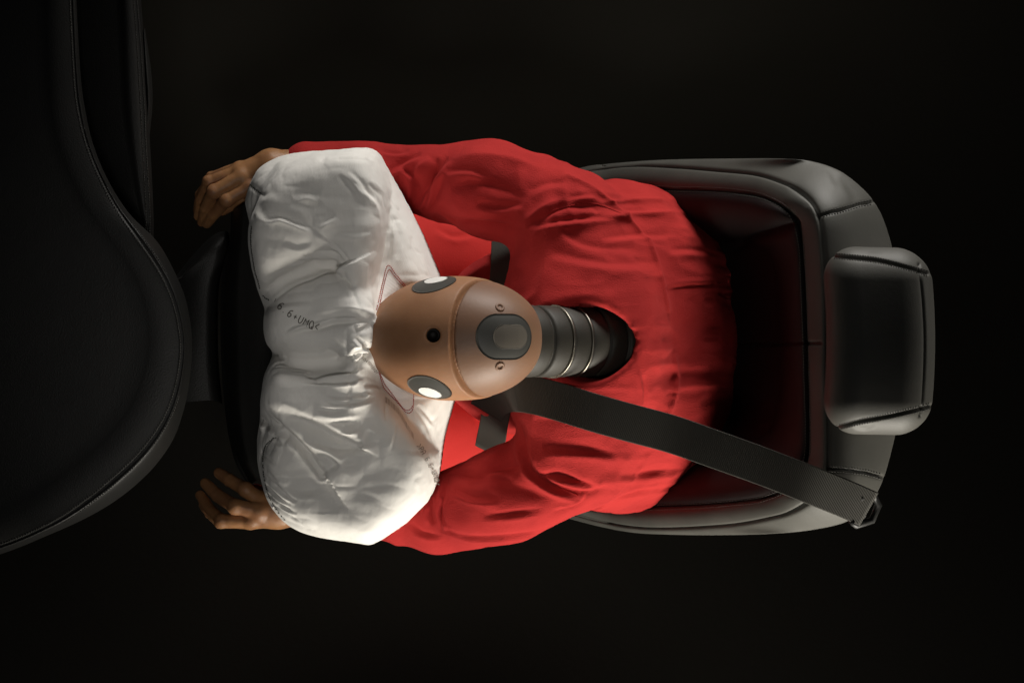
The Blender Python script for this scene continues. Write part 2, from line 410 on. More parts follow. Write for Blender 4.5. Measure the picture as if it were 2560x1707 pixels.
# ------------------------------------------------------------------ steering column that carries the airbag
colm = thing('steering_column', 'dark plastic steering column shroud behind the white airbag', 'steering column', P(640, 850, -0.6))
s0 = [(578, 520, -.5), (574, 600, -.5), (556, 680, -.5), (551, 800, -.5), (556, 950, -.5), (570, 1080, -.5), (590, 1160, -.5), (620, 1220, -.5)]
s1 = [(583, 522, -.38), (580, 604, -.38), (564, 684, -.38), (559, 800, -.38), (564, 945, -.38), (577, 1072, -.38), (596, 1150, -.38), (626, 1210, -.38)]
s2 = [(612, 510, -.33), (607, 600, -.33), (603, 690, -.33), (600, 800, -.33), (603, 940, -.33), (610, 1060, -.33), (622, 1140, -.33), (650, 1195, -.33)]
s3 = [(700, 505, -.31), (700, 600, -.31), (700, 690, -.31), (700, 800, -.31), (700, 930, -.31), (700, 1050, -.31), (700, 1130, -.31), (700, 1190, -.31)]
V, F, at = loft([[(x, y, -.8) for x, y, z in s0], s0, s1, s2, s3], [(3, 'lin', 0), (4, 'lin', 0), (8, 'out', 0), (6, 'lin', .003)], 140)
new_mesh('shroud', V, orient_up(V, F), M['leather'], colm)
ring = [P(700+70*math.sin(a*.3), 850-330*math.cos(a), -.5+.17*math.sin(a)) for a in np.linspace(0, 2*math.pi, 60)]
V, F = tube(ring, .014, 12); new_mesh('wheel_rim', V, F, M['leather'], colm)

# ------------------------------------------------------------------ car seat
seat = thing('car_seat', 'black leather car seat with dark inner panels, seen from above at the right', 'car seat', P(1750, 860, -1.0))
def zb(px):   # front face of the leaning backrest
    return np.interp(px, [1300, 1500, 1700, 1850, 1960, 2060, 2300], [-.66, -.56, -.38, -.25, -.155, -.085, -.075])
def zz(pts, d): return [(x, y, float(zb(x))+d) for x, y in pts]
O = [(1360, 455), (1420, 428), (1500, 412), (1584, 404), (1684, 399), (1820, 397), (1950, 397), (2030, 404), (2100, 428), (2155, 470), (2192, 515), (2218, 575), (2236, 650), (2246, 760), (2250, 860),
     (2248, 960), (2242, 1060), (2228, 1130), (2205, 1205), (2172, 1262), (2120, 1302), (2030, 1324), (1920, 1334), (1800, 1337), (1684, 1336), (1584, 1331), (1500, 1316), (1400, 1290)]
Pp = [(1360, 470), (1420, 440), (1500, 420), (1584, 412), (1684, 416), (1785, 424), (1885, 434), (1952, 454), (1999, 477), (2032, 511), (2050, 560), (2057, 631), (2062, 700), (2064, 800), (2064, 860),
      (2064, 930), (2066, 1000), (2068, 1080), (2066, 1170), (2050, 1225), (2019, 1256), (1970, 1284), (1919, 1298), (1825, 1314), (1684, 1323), (1584, 1321), (1500, 1305), (1400, 1277)]
I = [(1360, 500), (1420, 480), (1500, 472), (1564, 469), (1651, 472), (1751, 474), (1852, 481), (1905, 491), (1950, 513), (1985, 542), (1998, 572), (2004, 630), (2009, 700), (2013, 800), (2015, 860),
     (2017, 930), (2019, 1000), (2020, 1080), (2016, 1150), (1995, 1195), (1959, 1227), (1915, 1245), (1852, 1255), (1751, 1264), (1650, 1268), (1560, 1270), (1500, 1268), (1400, 1262)]
C3 = [(1360, 640), (1440, 630), (1500, 630), (1564, 625), (1651, 620), (1751, 612), (1830, 602), (1860, 610), (1890, 620), (1915, 630), (1930, 650), (1940, 690), (1945, 740), (1948, 800), (1950, 860),
      (1950, 920), (1948, 980), (1940, 1030), (1925, 1070), (1900, 1090), (1870, 1100), (1840, 1105), (1800, 1105), (1740, 1105), (1650, 1105), (1560, 1105), (1500, 1105), (1400, 1105)]
C4 = [(1360, 850), (1400, 850), (1450, 850), (1500, 850), (1540, 850), (1580, 851), (1620, 851), (1650, 852), (1680, 852), (1700, 852), (1710, 853), (1720, 853), (1730, 854), (1740, 855), (1750, 857),
      (1740, 859), (1730, 860), (1720, 861), (1710, 862), (1700, 862), (1680, 863), (1650, 864), (1620, 864), (1580, 865), (1540, 865), (1500, 866), (1450, 866), (1400, 866)]
def crown(pts, d_side, d_top):
    return [(x, y, float(zb(x))+(d_top if x > 2040 else d_side if x < 1960 else d_side+(d_top-d_side)*(x-1960)/80)) for x, y in pts]
V, F, at = loft([crown([(x-4 if x > 2150 else x, y) for x, y in O], -.26, -.26), crown(O, -.030, -.075), crown(Pp, -.002, .0), crown(I, .018, -.012), crown(C3, -.085, -.10), zz(C4, -.11)],
                [(8, 'lin', 0), (20, 'out', .006), (18, 'out', .010), (20, 'in', .004), (14, 'lin', 0)], 560)
F = orient_up(V, F); N = normals(V, F)
creaseA = c8([(820, 300), (760, 330), (690, 362), (610, 385), (560, 400)]); hseam = c8([(600, 768), (700, 763), (835, 760), (895, 760)])
top1 = c8([(888, 283), (940, 270), (1000, 255), (1050, 240), (1092, 232)]); bot1 = c8([(928, 1228), (1000, 1232), (1060, 1240), (1100, 1250), (1125, 1257)])
bseam = [(1360+0, 0)]
V = fold(V, N, [(Pp, 2.6, .007, 'v', 'none'), (I, 2.6, .004, 'v', 'none'), (creaseA, 12, .016, 'v'), (hseam, 3, .005, 'v', 'none'), (top1, 2.4, .005, 'v', 'none'), (bot1, 2.4, .005, 'v', 'none'),
                (c8([(850, 250), (840, 215), (780, 170)]), 14, .002, 'v'), ([(2100, 440), (2130, 480), (2140, 505)], 10, .0015, 'a'), ([(2070, 420), (2100, 470)], 8, .001, 'a')], up=-1)
# the inner panels (inside the inner seam) are a part of their own
n = 560; rows = len(V)//n; fi = F.reshape(rows-1, n-1, 4)
cut = at[3]
def sub(V, F):
    u, inv = np.unique(F, return_inverse=True); return V[u], inv.reshape(F.shape)
back = new_mesh('backrest', *sub(V, fi[:cut].reshape(-1, 4)), M['leather_fine'], seat)
new_mesh('insert', *sub(V, fi[cut:].reshape(-1, 4)), M['insert'], seat)
bT = bvh(V, F)
Ic = spline(I, 200); t = np.gradient(Ic, axis=0); nn = np.stack([t[:, 1], -t[:, 0]], 1)/np.linalg.norm(t, axis=1)[:, None]
st = [stitches(bT, (Ic+nn*o)[10:-6:8], 7.5, 4.8, .0008) for o in (-7, 6)]
for q in (top1, bot1):
    for o in (-6, 6): st.append(stitches(bT, [(x, y+o) for x, y in q], 7, 4.5, .0008))
for V, F in st: new_mesh('stitching', V, F, M['thread'], seat)
# headrest
g = Grid((.345, -.150, -.16), (.545, .145, .06), .0014)
cx, cy, cz = P(2176, 852, -.045)
yy = (g.y-cy); xx = g.x-cx-.012+.55*yy*yy+(g.z-cz)*.10; z_ = (g.z-cz)+.9*yy*yy*0.5
r = .043
q = np.sqrt(np.maximum(np.abs(xx)-(.067-r), 0)**2+np.maximum(np.abs(yy+xx*.02)-(.1175-r), 0)**2+np.maximum(np.abs(z_)-(.082-r), 0)**2)-r
q = q.astype(np.float32)
xl = -(g.x-cx+.0655)+.0*yy   # straight front face
q = np.maximum(q, (np.abs(xx)-.062).astype(np.float32)*.8) if 0 else q
V, F = nets(q, g); V = relax(V, F, 5); N = normals(V, F)
hs1 = [(2052, 637), (2060, 638), (2110, 642), (2180, 649), (2230, 659), (2300, 678), (2320, 684)]
hs2 = [(2046, 1078), (2063, 1074), (2110, 1064), (2153, 1053), (2190, 1046), (2240, 1036), (2310, 1019), (2325, 1014)]
hs3 = [(2298, 660), (2302, 690), (2309, 760), (2313, 850), (2311, 940), (2306, 1018), (2300, 1040)]
V = fold(V, N, [(hs1, 2.6, .0055, 'v', 'none'), (hs2, 2.6, .0055, 'v', 'none'), (hs3, 2.2, .004, 'v', 'none'),
                ([(2165, 632), (2185, 626), (2205, 632)], 7, .0006, 'a'), ([(2130, 1062), (2160, 1070), (2185, 1062)], 6, .001, 'a')], up=-.2)
hr = new_mesh('headrest', V, F, M['leather_fine'], seat); hT = bvh(V, F)
for q2 in (hs1, hs2):
    for o in (-6.5, 6.5):
        V, F = stitches(hT, [(x, y+o) for x, y in q2], 6.5, 4.2, .0008); new_mesh('stitching', V, F, M['thread'], hr)
for yv in (760, 940):
    V, F = tube([P(2170, yv, -.06), P(2165, yv, -.13), P(2150, yv, -.30)], .007, 14); new_mesh('headrest_post', V, F, M['steel'], seat)
# cushion
g = Grid((-.20, -.26, -.90), (.36, .26, -.62), .006)
q = np.sqrt(np.maximum(np.abs(g.x-.08)-.20, 0)**2+np.maximum(np.abs(g.y)-.17, 0)**2+np.maximum(np.abs(g.z+.76)-.06, 0)**2)-.05
V, F = nets(q.astype(np.float32), g); V = relax(V, F, 2); new_mesh('cushion', V, F, M['leather_fine'], seat)

# ------------------------------------------------------------------ crash test dummy
dummy = thing('crash_test_dummy', 'crash test dummy in a red shirt slumped with its face in the white airbag', 'crash test dummy', P(1500, 860, -.75))
# shirt
g = Grid((-.36, -.31, -.66), (.36, .31, -.06), (.0028, .0028, .0034))
def E(px, py, z, rx, ry, rz): return g.ell(P(px, py, z), (rx, ry, rz))
def K(a, b, ra, rb): return g.cone(P(*a), P(*b), ra, rb)
body = E(1465, 850, -.29, .118, .165, .15)
body = smin(body, K((1560, 700, -.36), (1700, 690, -.47), .12, .085), .04)
body = smin(body, K((1560, 1000, -.36), (1690, 1010, -.47), .12, .085), .04)
body = smin(body, E(1665, 860, -.46, .108, .19, .19), .04)
body = smin(body, K((1530, 590, -.36), (1650, 600, -.50), .075, .07), .05)
body = smin(body, K((1500, 1140, -.36), (1620, 1160, -.50), .075, .07), .05)
body = smin(body, E(1330, 850, -.44, .14, .135, .14), .04)
body = smin(body, K((1420, 590, -.27), (1440, 1110, -.27), .075, .075), .03)
armR = smin(K((1425, 545, -.275), (1235, 470, -.30), .066, .064), K((1235, 470, -.30), (1070, 452, -.345), .064, .050), .015)
armR = smin(armR, K((1070, 452, -.345), (770, 420, -.355), .048, .036), .012)
armL = smin(K((1440, 1150, -.275), (1260, 1240, -.30), .066, .062), K((1260, 1240, -.30), (1095, 1288, -.345), .062, .054), .015)
armL = smin(armL, K((1095, 1286, -.345), (775, 1262, -.375), .050, .034), .012)
q = smin(body, smin(armR, armL, .001), .022)
# neck opening
nk = g.cone(P(1400, 856, -.09), P(1500, 858, -.19), .052, .050)
q = -smin(-q, nk, .012)
V, F = nets(q, g); V = relax(V, F, 4); N = normals(V, F)
px, py = toplan(V); bk = np.clip((px-1380)/160, 0, 1)
st_ = (1-2*np.abs(vnoise(V*np.array([.16, 1.5, .5])+.3, 26, 21)))*.0027+(1-2*np.abs(vnoise(V*np.array([.2, 1.2, .6]), 62, 22)))*.0009
sl = (1-2*np.abs(vnoise(V*np.array([.8, .9, .8])+vnoise(V, 9, 24)[:, None]*.05, 22, 23)))*.0028
V = V+N*(vnoise(V, 20, 1)*.0024+st_*bk+sl*(1-bk)+vnoise(V, 70, 2)*.0005)[:, None]
N = normals(V, F)
sh = [
 (c6([(120, 200), (190, 250), (215, 330), (200, 420)]), 9, .007, 'a'), (c6([(340, 150), (300, 260), (280, 380), (250, 470)]), 7, .008, 'v'), (c6([(420, 330), (560, 300), (720, 330), (860, 400)]), 18, .005, 'v'),
 (c6([(380, 230), (520, 220), (640, 260)]), 9, .003, 'a'), (c6([(560, 420), (700, 440), (840, 420)]), 10, .004, 'a'), (c6([(0, 110), (90, 120), (170, 110)]), 6, .003, 'a'),
 (c7([(430, 800), (560, 850), (700, 860)]), 10, .004, 'a'), (c7([(520, 760), (640, 740), (780, 760)]), 9, .004, 'b'), (c7([(600, 960), (760, 950), (960, 920)]), 9, .003, 'a'),
 (c6([(205, 455), (260, 340), (330, 230), (400, 150)]), 9, .006, 'a'), (c6([(250, 480), (300, 440), (330, 360), (370, 250)]), 8, .005, 'b'),
 (c6([(60, 240), (140, 170), (240, 130)]), 9, .005, 'a'), (c6([(180, 300), (230, 220), (300, 160)]), 10, .005, 'r'),
 (c6([(300, 500), (360, 520), (520, 545), (700, 560), (850, 560)]), 10, .008, 'v'), (c6([(240, 510), (280, 540), (350, 560)]), 8, .004, 'a'),
 (c6([(860, 560), (980, 480), (1090, 440), (1230, 430), (1290, 470)]), 10, .006, 'b'), (c6([(900, 550), (1050, 520), (1240, 500), (1400, 490)]), 9, .005, 'a'),
 (c6([(1280, 420), (1500, 405), (1750, 400)]), 6, .0035, 'r'), (c6([(1200, 500), (1500, 490), (1850, 470)]), 7, .004, 'r'), (c6([(980, 470), (1100, 400), (1250, 360)]), 10, .004, 'a'),
 (c6([(420, 170), (560, 140), (760, 160), (950, 220)]), 14, .004, 'r'), (c6([(870, 350), (980, 300), (1100, 290)]), 12, .003, 'a'),
 (c6([(1100, 260), (1260, 340), (1420, 480), (1560, 620), (1620, 740), (1660, 900), (1690, 1050)]), 5, .0035, 'r', 'none'),
 (c6([(1060, 560), (1200, 650), (1500, 690)]), 16, .004, 'v'), (c6([(1300, 620), (1500, 600), (1700, 610)]), 10, .003, 'a'),
 (c6([(1000, 700), (1300, 760), (1640, 770)]), 14, .003, 'a'), (c6([(1700, 690), (1850, 690), (2050, 720)]), 10, .003, 'a'), (c6([(1650, 930), (1850, 910), (2080, 905)]), 8, .003, 'b'),
 # lower half
 (c7([(820, 400), (860, 650), (930, 740), (1040, 810), (1170, 845)]), 9, .007, 'a'), (c7([(930, 730), (1060, 730), (1200, 780), (1290, 800)]), 9, .008, 'v'),
 (c7([(1170, 845), (1215, 830), (1180, 890), (1100, 920), (1020, 940)]), 5, .003, 'a'), (c7([(980, 770), (1100, 810), (1230, 830), (1330, 790)]), 7, .004, 'b'),
 (c7([(360, 665), (450, 700), (560, 725), (680, 680), (860, 660)]), 11, .008, 'v'), (c7([(400, 720), (370, 850), (360, 950), (400, 1030)]), 6, .004, 'a'),
 (c7([(300, 860), (290, 940), (310, 1010)]), 8, .005, 'a'), (c7([(330, 820), (350, 930), (360, 1060)]), 6, .003, 'b'), (c7([(180, 1000), (250, 1060), (360, 1080)]), 8, .003, 'a'),
 (c7([(370, 1040), (520, 1085), (720, 1085), (1000, 1050), (1150, 1010)]), 6, .0035, 'a'), (c7([(700, 760), (900, 830), (1100, 900)]), 18, .004, 'v'),
 (c7([(1580, 600), (1500, 720), (1380, 850), (1150, 1010)]), 5, .004, 'r'), (c7([(950, 560), (1200, 570), (1400, 600)]), 12, .004, 'a'),
 (c7([(1400, 730), (1650, 700), (1900, 690)]), 9, .003, 'a'), (c7([(1350, 880), (1550, 820), (1800, 800)]), 9, .004, 'b'), (c7([(1400, 930), (1600, 900), (1800, 870)]), 7, .003, 'a'),
 (c7([(1540, 100), (1560, 250), (1540, 400)]), 6, .003, 'a'), (c7([(1730, 0), (1740, 200), (1690, 400)]), 7, .004, 'r'), (c7([(900, 400), (1200, 420), (1500, 480)]), 18, .005, 'v'),
]
V = fold(V, N, [(b[0], b[1], b[2]*1.35)+tuple(b[3:]) for b in sh])
shirt = new_mesh('shirt', V, F, M['knit'], dummy); shT = bvh(V, F)
# collar
pts = []
for a in np.linspace(-2.5, 2.5, 70):
    for rr in np.arange(60, 170, 2.0):
        pt, nm = drop(shT, 1470+rr*math.cos(a), 858+rr*math.sin(a), .001)
        if pt.z > -.235 and nm.z > .45: break
    pts.append(pt)
pts = np.array([list(p) for p in pts])
for _ in range(14): pts[1:-1] = .5*pts[1:-1]+.25*(pts[:-2]+pts[2:])
V, F = tube(pts, .0048, 10); new_mesh('collar', V, F, M['knit'], shirt)
# sleeve seams
for s in (c6([(1420, 480), (1250, 420), (1090, 440), (980, 475)]), c7([(1170, 845), (1060, 800), (940, 740), (870, 660)])):
    V, F = stitches(shT, s, 6, 6.5, .0007, .0003); new_mesh('seam', V, F, M['knit'], shirt)
# trousers: thighs running forward under the wheel
g = Grid((-.42, -.30, -.78), (.40, .30, -.36), .005)
q = smin(K((1640, 760, -.60), (1000, 640, -.50), .10, .075), K((1640, 960, -.60), (1000, 1075, -.50), .10, .075), .03)
q = smin(q, K((1000, 640, -.50), (700, 640, -.56), .075, .062), .02); q = smin(q, K((1000, 1075, -.50), (700, 1080, -.56), .075, .062), .02)
V, F = nets(q, g); V = relax(V, F, 2); N = normals(V, F)
V = fold(V, N, [(c6([(330, 560), (430, 610), (560, 600)]), 8, .004, 'a'), (c7([(560, 320), (600, 480), (640, 640)]), 7, .005, 'a')])
new_mesh('trousers', V, F, M['knit2'], dummy)
# neck: rubber blocks between steel discs
na = np.array(P(1290, 852, -.120)); nb = np.array(P(1610, 858, -.255)); ax = nb-na; Ln = np.linalg.norm(ax); ax /= Ln
def lathe(prof, o, ax, n=56, sq=(1, 1)):
    a = np.cross(ax, (0, 1, 0)); a /= np.linalg.norm(a); b = np.cross(ax, a); V = []; F = []
    for s, r in prof:
        for k in range(n):
            an = 2*math.pi*k/n; V.append(o+ax*s+r*(math.cos(an)*a*sq[0]+math.sin(an)*b*sq[1]))
    m = len(prof)
    for i in range(m-1):
        for k in range(n): F.append((i*n+k, i*n+(k+1) % n, (i+1)*n+(k+1) % n, (i+1)*n+k))
    F.append(tuple(range(n))[::-1]); F.append(tuple((m-1)*n+k for k in range(n)))
    return V, F
prof = []; s = 0
while s < Ln:
    for ds, r in ((0, .0445), (.002, .0465), (.005, .0472), (.023, .0472), (.026, .0465), (.028, .0445), (.0285, .0425), (.031, .0425)): prof.append((s+ds, r))
    s += .0315
V, F = lathe(prof, na, ax); neck = new_mesh('neck', V, F, M['rubber'], dummy)
for s in (.0597, .0912):
    V, F = lathe([(s-.001, .040), (s-.001, .0478), (s-.0006, .0486), (s+.0018, .0486), (s+.0022, .0478), (s+.0022, .040)], na, ax); new_mesh('neck_disc', V, F, M['steel'], neck)
# head
g = Grid(P(895, 1015, 0)[:2]+(-.26,), P(1385, 680, 0)[:2]+(.02,), .0015)
hc = P(1133, 846, -.105)
def sup(c, r, e):
    x, y, z = np.abs(g.x-c[0])/r[0], np.abs(g.y-c[1])/(r[1]*(1-.15*np.clip((c[0]-g.x)/r[0], 0, 1)**2)), np.abs(g.z-c[2]-.16*(g.x-c[0]))/r[2]
    k = (x**e+y**e+z**e)**(1/e); return ((k-1)*min(r)).astype(np.float32)
q = sup(hc, (.115, .0800, .106), 2.2)
q = smin(q, g.ell(P(1025, 846, -.185), (.075, .058, .065)), .02)          # jaw and face, pushed into the bag
q = smin(q, g.cone(P(915, 846, -.15), P(895, 846, -.185), .010, .014), .012)   # nose
for yv in (808, 884): q = smin(q, -smin(-q, g.ell(P(912, yv, -.15), (.012, .013, .010)), .004), .001)
hx, hy = P(1083, 838, 0)[:2]
bore = np.sqrt((g.x-hx)**2+(g.y-hy)**2)-.0085
bore = np.maximum(bore, -(g.z+.03)).astype(np.float32)
q = -smin(-q, bore, .003)
V, F = nets(q, g); V = relax(V, F, 3)
# the tilted seam between face skin and skull cap
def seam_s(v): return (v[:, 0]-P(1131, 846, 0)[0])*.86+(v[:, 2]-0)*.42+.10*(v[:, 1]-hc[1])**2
s = seam_s(V); N = normals(V, F)
V = V-N*(.0100*np.exp(-((s)/.0025)**4)+.0010*(s > 0))[:, None]
V = V+N*(vnoise(V, 30, 5)*.0004)[:, None]
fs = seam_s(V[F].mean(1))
head = new_mesh('head', *sub(V, F[fs < -0.0012]), M['vinyl'], dummy)
cap = new_mesh('skull_cap', *sub(V, F[fs >= 0.0014]), M['vinyl_cap'], dummy)
new_mesh('seam_gap', *sub(V, F[(fs >= -.0012) & (fs < .0014)]), M['gap'], head)  # groove faces in a darker brown than the skin on either side
hdT = bvh(V, F)
V, F = lathe([(0, .0088), (.010, .0088), (.010, .006), (.006, .0055), (.006, .0008)], np.array(P(1083, 838, -.0285)), np.array((0, 0, 1.)), 32)
new_mesh('bore_shade_insert', V, F, M['hole'], head)  # near-black lining: the shade inside the bore put into its colour
def decal(name, c, nrm, r0, mt, parent, lift, elong=1.0, adir=(1, 0, 0), r_in=0):
    """a thin round sticker bent onto the head"""
    nrm = Vector(nrm).normalized(); a = Vector(adir); a = (a-nrm*a.dot(nrm)).normalized(); b = nrm.cross(a)
    c = Vector(c); V = []; F = []; n = 72; R = 10
    for side in (1, 0):
        for i in range(R+1):
            r = r_in+(r0-r_in)*i/R
            for k in range(n):
                an = 2*math.pi*k/n; u, v = r*math.cos(an), r*math.sin(an)
                if elong > 1: u += math.copysign((elong-1)*r0, u) if abs(math.cos(an)) > 1e-6 else 0
                o = c+a*u+b*v+nrm*.08
                h = hdT.ray_cast(o, -nrm)
                pnt = h[0] if h[0] is not None else c+a*u+b*v
                V.append(pnt+nrm*(lift if side else -.0006))
    for i in range(R):
        for k in range(n):
            q = (i*n+k, i*n+(k+1) % n, (i+1)*n+(k+1) % n, (i+1)*n+k); F.append(q)
    o2 = (R+1)*n
    for k in range(n): F.append((R*n+k, R*n+(k+1) % n, o2+R*n+(k+1) % n, o2+R*n+k)[::-1])
    return new_mesh(name, V, F, mt, parent)
c1 = drop(hdT, 1072, 975, 0)[0]; n1 = (-.38, -.84, .28); c2 = drop(hdT, 1076, 981, 0)[0]
mk = decal('marker', c1, n1, .0290, M['disc'], head, .0010)
decal('marker_centre', c2, n1, .0150, M['discwhite'], mk, .0016)
c1 = drop(hdT, 1084, 706, 0)[0]; n1 = (-.22, .90, .24); c2 = drop(hdT, 1090, 701, 0)[0]
mk = decal('marker', c1, n1, .0290, M['disc'], head, .0010)
decal('marker_centre', c2, n1, .0150, M['discwhite'], mk, .0016)
mk = decal('marker', P(1254, 842, -.02), (.42, 0, .9), .0290, M['disc'], cap, .0010, 1.35, (1, 0, -.4))
decal('marker_centre', P(1268, 842, -.02), (.42, 0, .9), .0155, M['discgrey'], mk, .0016, 1.6, (1, 0, -.4))
for pv in (768, 916):
    pt, nm = drop(hdT, 1250, pv, 0)
    V, F = lathe([(-.002, .0062), (.0006, .0062), (.0012, .0055), (.0012, .003), (-.001, .0028)], np.array(pt), np.array(nm), 24)
    new_mesh('bolt', V, F, M['vinyl_cap'], cap)

# hands
def hand(name, wrist, palm, chains, thumb, fore):
    global g
    al = [wrist, fore]+palm+[p for c in chains for p in c]+thumb
    w = np.array([P(*p[:3]) for p in al]); g = Grid(w.min(0)-.025, w.max(0)+.025, .0015)
    q = g.cone(P(*fore[:3]), P(*wrist[:3]), fore[3], wrist[3])
    for p in palm: q = smin(q, g.cone(P(*wrist[:3]), P(*p[:3]), wrist[3]*.9, p[3]), .008)
    for i in range(len(palm)-1): q = smin(q, g.cone(P(*palm[i][:3]), P(*palm[i+1][:3]), palm[i][3], palm[i+1][3]), .004)
    fs = None
    for c in chains+[thumb]:
        f = None
        for i in range(len(c)-1):
            s = g.cone(P(*c[i][:3]), P(*c[i+1][:3]), c[i][3], c[i+1][3]); f = s if f is None else smin(f, s, .0022)
        f = smin(f, g.ell(P(*c[1][:3]), (c[1][3]*1.12,)*3), .003)
        fs = f if fs is None else np.minimum(fs, f)
    q = smin(q, fs, .0035)
    V, F = nets(q, g); V = relax(V, F, 2); N = normals(V, F)
    V = V+N*(vnoise(V, 110, 3)*.0005)[:, None]
    return V, F
def chain(cv, pts):   # crop pixels + height + radius
    xy = cv([(p[0], p[1]) for p in pts]); return [(a[0], a[1], p[2], p[3]) for a, p in zip(xy, pts)]
V, F = hand('hand', chain(cH, [(1350, 330, -.345, .024)])[0],
            chain(cH, [(830, 380, -.345, .0125), (860, 470, -.335, .013), (950, 640, -.335, .012), (1000, 740, -.35, .012)]),
            [chain(cH, [(830, 340, -.350, .0098), (330, 500, -.362, .0072), (130, 800, -.395, .0062), (85, 1060, -.42, .0055)]),
             chain(cH, [(820, 390, -.340, .0100), (285, 575, -.342, .0080), (140, 880, -.375, .0070), (100, 1170, -.405, .0060)]),
             chain(cH, [(850, 490, -.330, .0105), (370, 745, -.328, .0090), (230, 1020, -.362, .0080), (170, 1260, -.40, .0068)]),
             chain(cH, [(980, 660, -.330, .0105), (590, 890, -.328, .0092), (370, 1130, -.362, .0082), (255, 1290, -.39, .0072)])],
            chain(cH, [(1080, 640, -.36, .016), (860, 850, -.365, .0115), (660, 960, -.385, .0095), (520, 1060, -.40, .0080)]),
            chain(cH, [(1880, 300, -.355, .023)])[0])
new_mesh('hand', V, F, M['handskin'], dummy)
V, F = hand('hand', chain(cL, [(1760, 1080, -.36, .023)])[0],
            chain(cL, [(1400, 860, -.355, .0125), (1400, 1100, -.342, .0125), (1250, 1240, -.348, .0115), (1230, 1280, -.36, .0105)]),
            [chain(cL, [(1400, 850, -.350, .0115), (1130, 650, -.352, .0100), (820, 470, -.375, .0092), (610, 330, -.390, .0080)]),
             chain(cL, [(1420, 1080, -.340, .0115), (930, 990, -.338, .0102), (580, 770, -.370, .0092), (340, 530, -.390, .0078)]),
             chain(cL, [(1280, 1240, -.348, .0108), (660, 1270, -.352, .0092), (400, 1020, -.385, .0085), (240, 760, -.405, .0072)]),
             chain(cL, [(1230, 1290, -.362, .0095), (640, 1300, -.372, .0078), (420, 1120, -.402, .0070), (290, 960, -.42, .0060)])],
            chain(cL, [(1700, 900, -.385, .015), (1500, 760, -.405, .0115), (1330, 680, -.42, .0098), (1200, 700, -.435, .0085)]),
            chain(cL, [(2200, 1050, -.372, .024)])[0])
new_mesh('hand', V, F, M['handskin'], dummy)

# ------------------------------------------------------------------ airbag
bag = thing('airbag', 'inflated white nylon airbag with gathered folds and printed code under the dummy\'s face', 'airbag', P(830, 850, -.40))
HB = (.0014, .0014, .0024)
g = Grid(P(600, 1385, -.3)[:2]+(-.52,), P(1175, 350, -.3)[:2]+(0.0,), HB)
X2 = g.x[:, :, 0]+0*g.y[:, :, 0]; Y2 = g.y[:, :, 0]+0*g.x[:, :, 0]
def inflate(poly, zm, A, pw=.5, ztop=None):
    k = S*(H-zm-A*.3)/H
    ins = inpoly(X2/k+1280, 853.5-Y2/k, poly)
    u = np.zeros(ins.shape); b = ins*1.0
    for i in range(420):
        u = ins*(.25*(np.roll(u, 1, 0)+np.roll(u, -1, 0)+np.roll(u, 1, 1)+np.roll(u, -1, 1))+b) if i else b*20.
    u /= u.max()
    T = np.where(ins, A*u**pw, -0.02-0.0*u)
    return T.astype(np.float32)
out = c3([(505, 560), (525, 480), (550, 410), (610, 290), (690, 235), (780, 190), (880, 165), (1000, 150), (1120, 142), (1250, 135), (1400, 120), (1470, 115), (1520, 130), (1560, 165), (1640, 310), (1720, 450), (1800, 600), (1900, 800), (2030, 1110)]) + \
      [(1125, 760), (1150, 850), (1145, 930)] + c4([(1790, 530), (1765, 620), (1740, 700), (1722, 780), (1710, 850), (1702, 920), (1690, 1000), (1675, 1070), (1650, 1130), (1610, 1200), (1560, 1250), (1480, 1330), (1400, 1385), (1320, 1440), (1245, 1475), (1170, 1462), (1100, 1450),
      (1000, 1437), (900, 1420), (800, 1392), (720, 1350), (670, 1310), (630, 1265), (575, 1190), (548, 1110), (520, 1000), (505, 920), (501, 850), (504, 770), (510, 715), (522, 660), (525, 610), (522, 560), (540, 450), (548, 380), (560, 330), (610, 215), (560, 160), (545, 80), (543, 0)]) + \
      c3([(650, 1480), (670, 1400), (640, 1330), (600, 1230), (575, 1120), (556, 980), (548, 850), (545, 720)])
U = c3([(800, 288), (735, 360), (680, 440), (640, 520), (600, 605), (565, 680), (550, 740), (543, 830), (548, 920), (560, 1000), (575, 1090), (592, 1150), (615, 1240), (645, 1290), (690, 1320), (735, 1325), (790, 1262), (860, 1212), (960, 1172), (1080, 1128), (1200, 1078),
        (1270, 1180), (1350, 1300), (1440, 1440), (1530, 1470), (1530, 1400), (1558, 1230), (1605, 1060), (1640, 900), (1660, 750), (1668, 600), (1660, 450), (1620, 320), (1560, 200), (1480, 125), (1400, 130), (1250, 145), (1120, 165), (1000, 200), (880, 245)])
Cc = c3([(652, 1520), (660, 1440), (700, 1360), (740, 1310), (800, 1255), (860, 1212), (960, 1172), (1080, 1128), (1200, 1078), (1330, 1050), (1450, 1120), (1560, 1250), (1531, 1400)]) + \
     c4([(1275, 30), (1273, 100), (1268, 170), (1250, 205), (1190, 228), (1130, 240), (1060, 240), (1000, 247), (920, 258), (850, 264), (760, 256), (690, 242), (610, 215), (570, 170), (550, 110), (543, 30)])
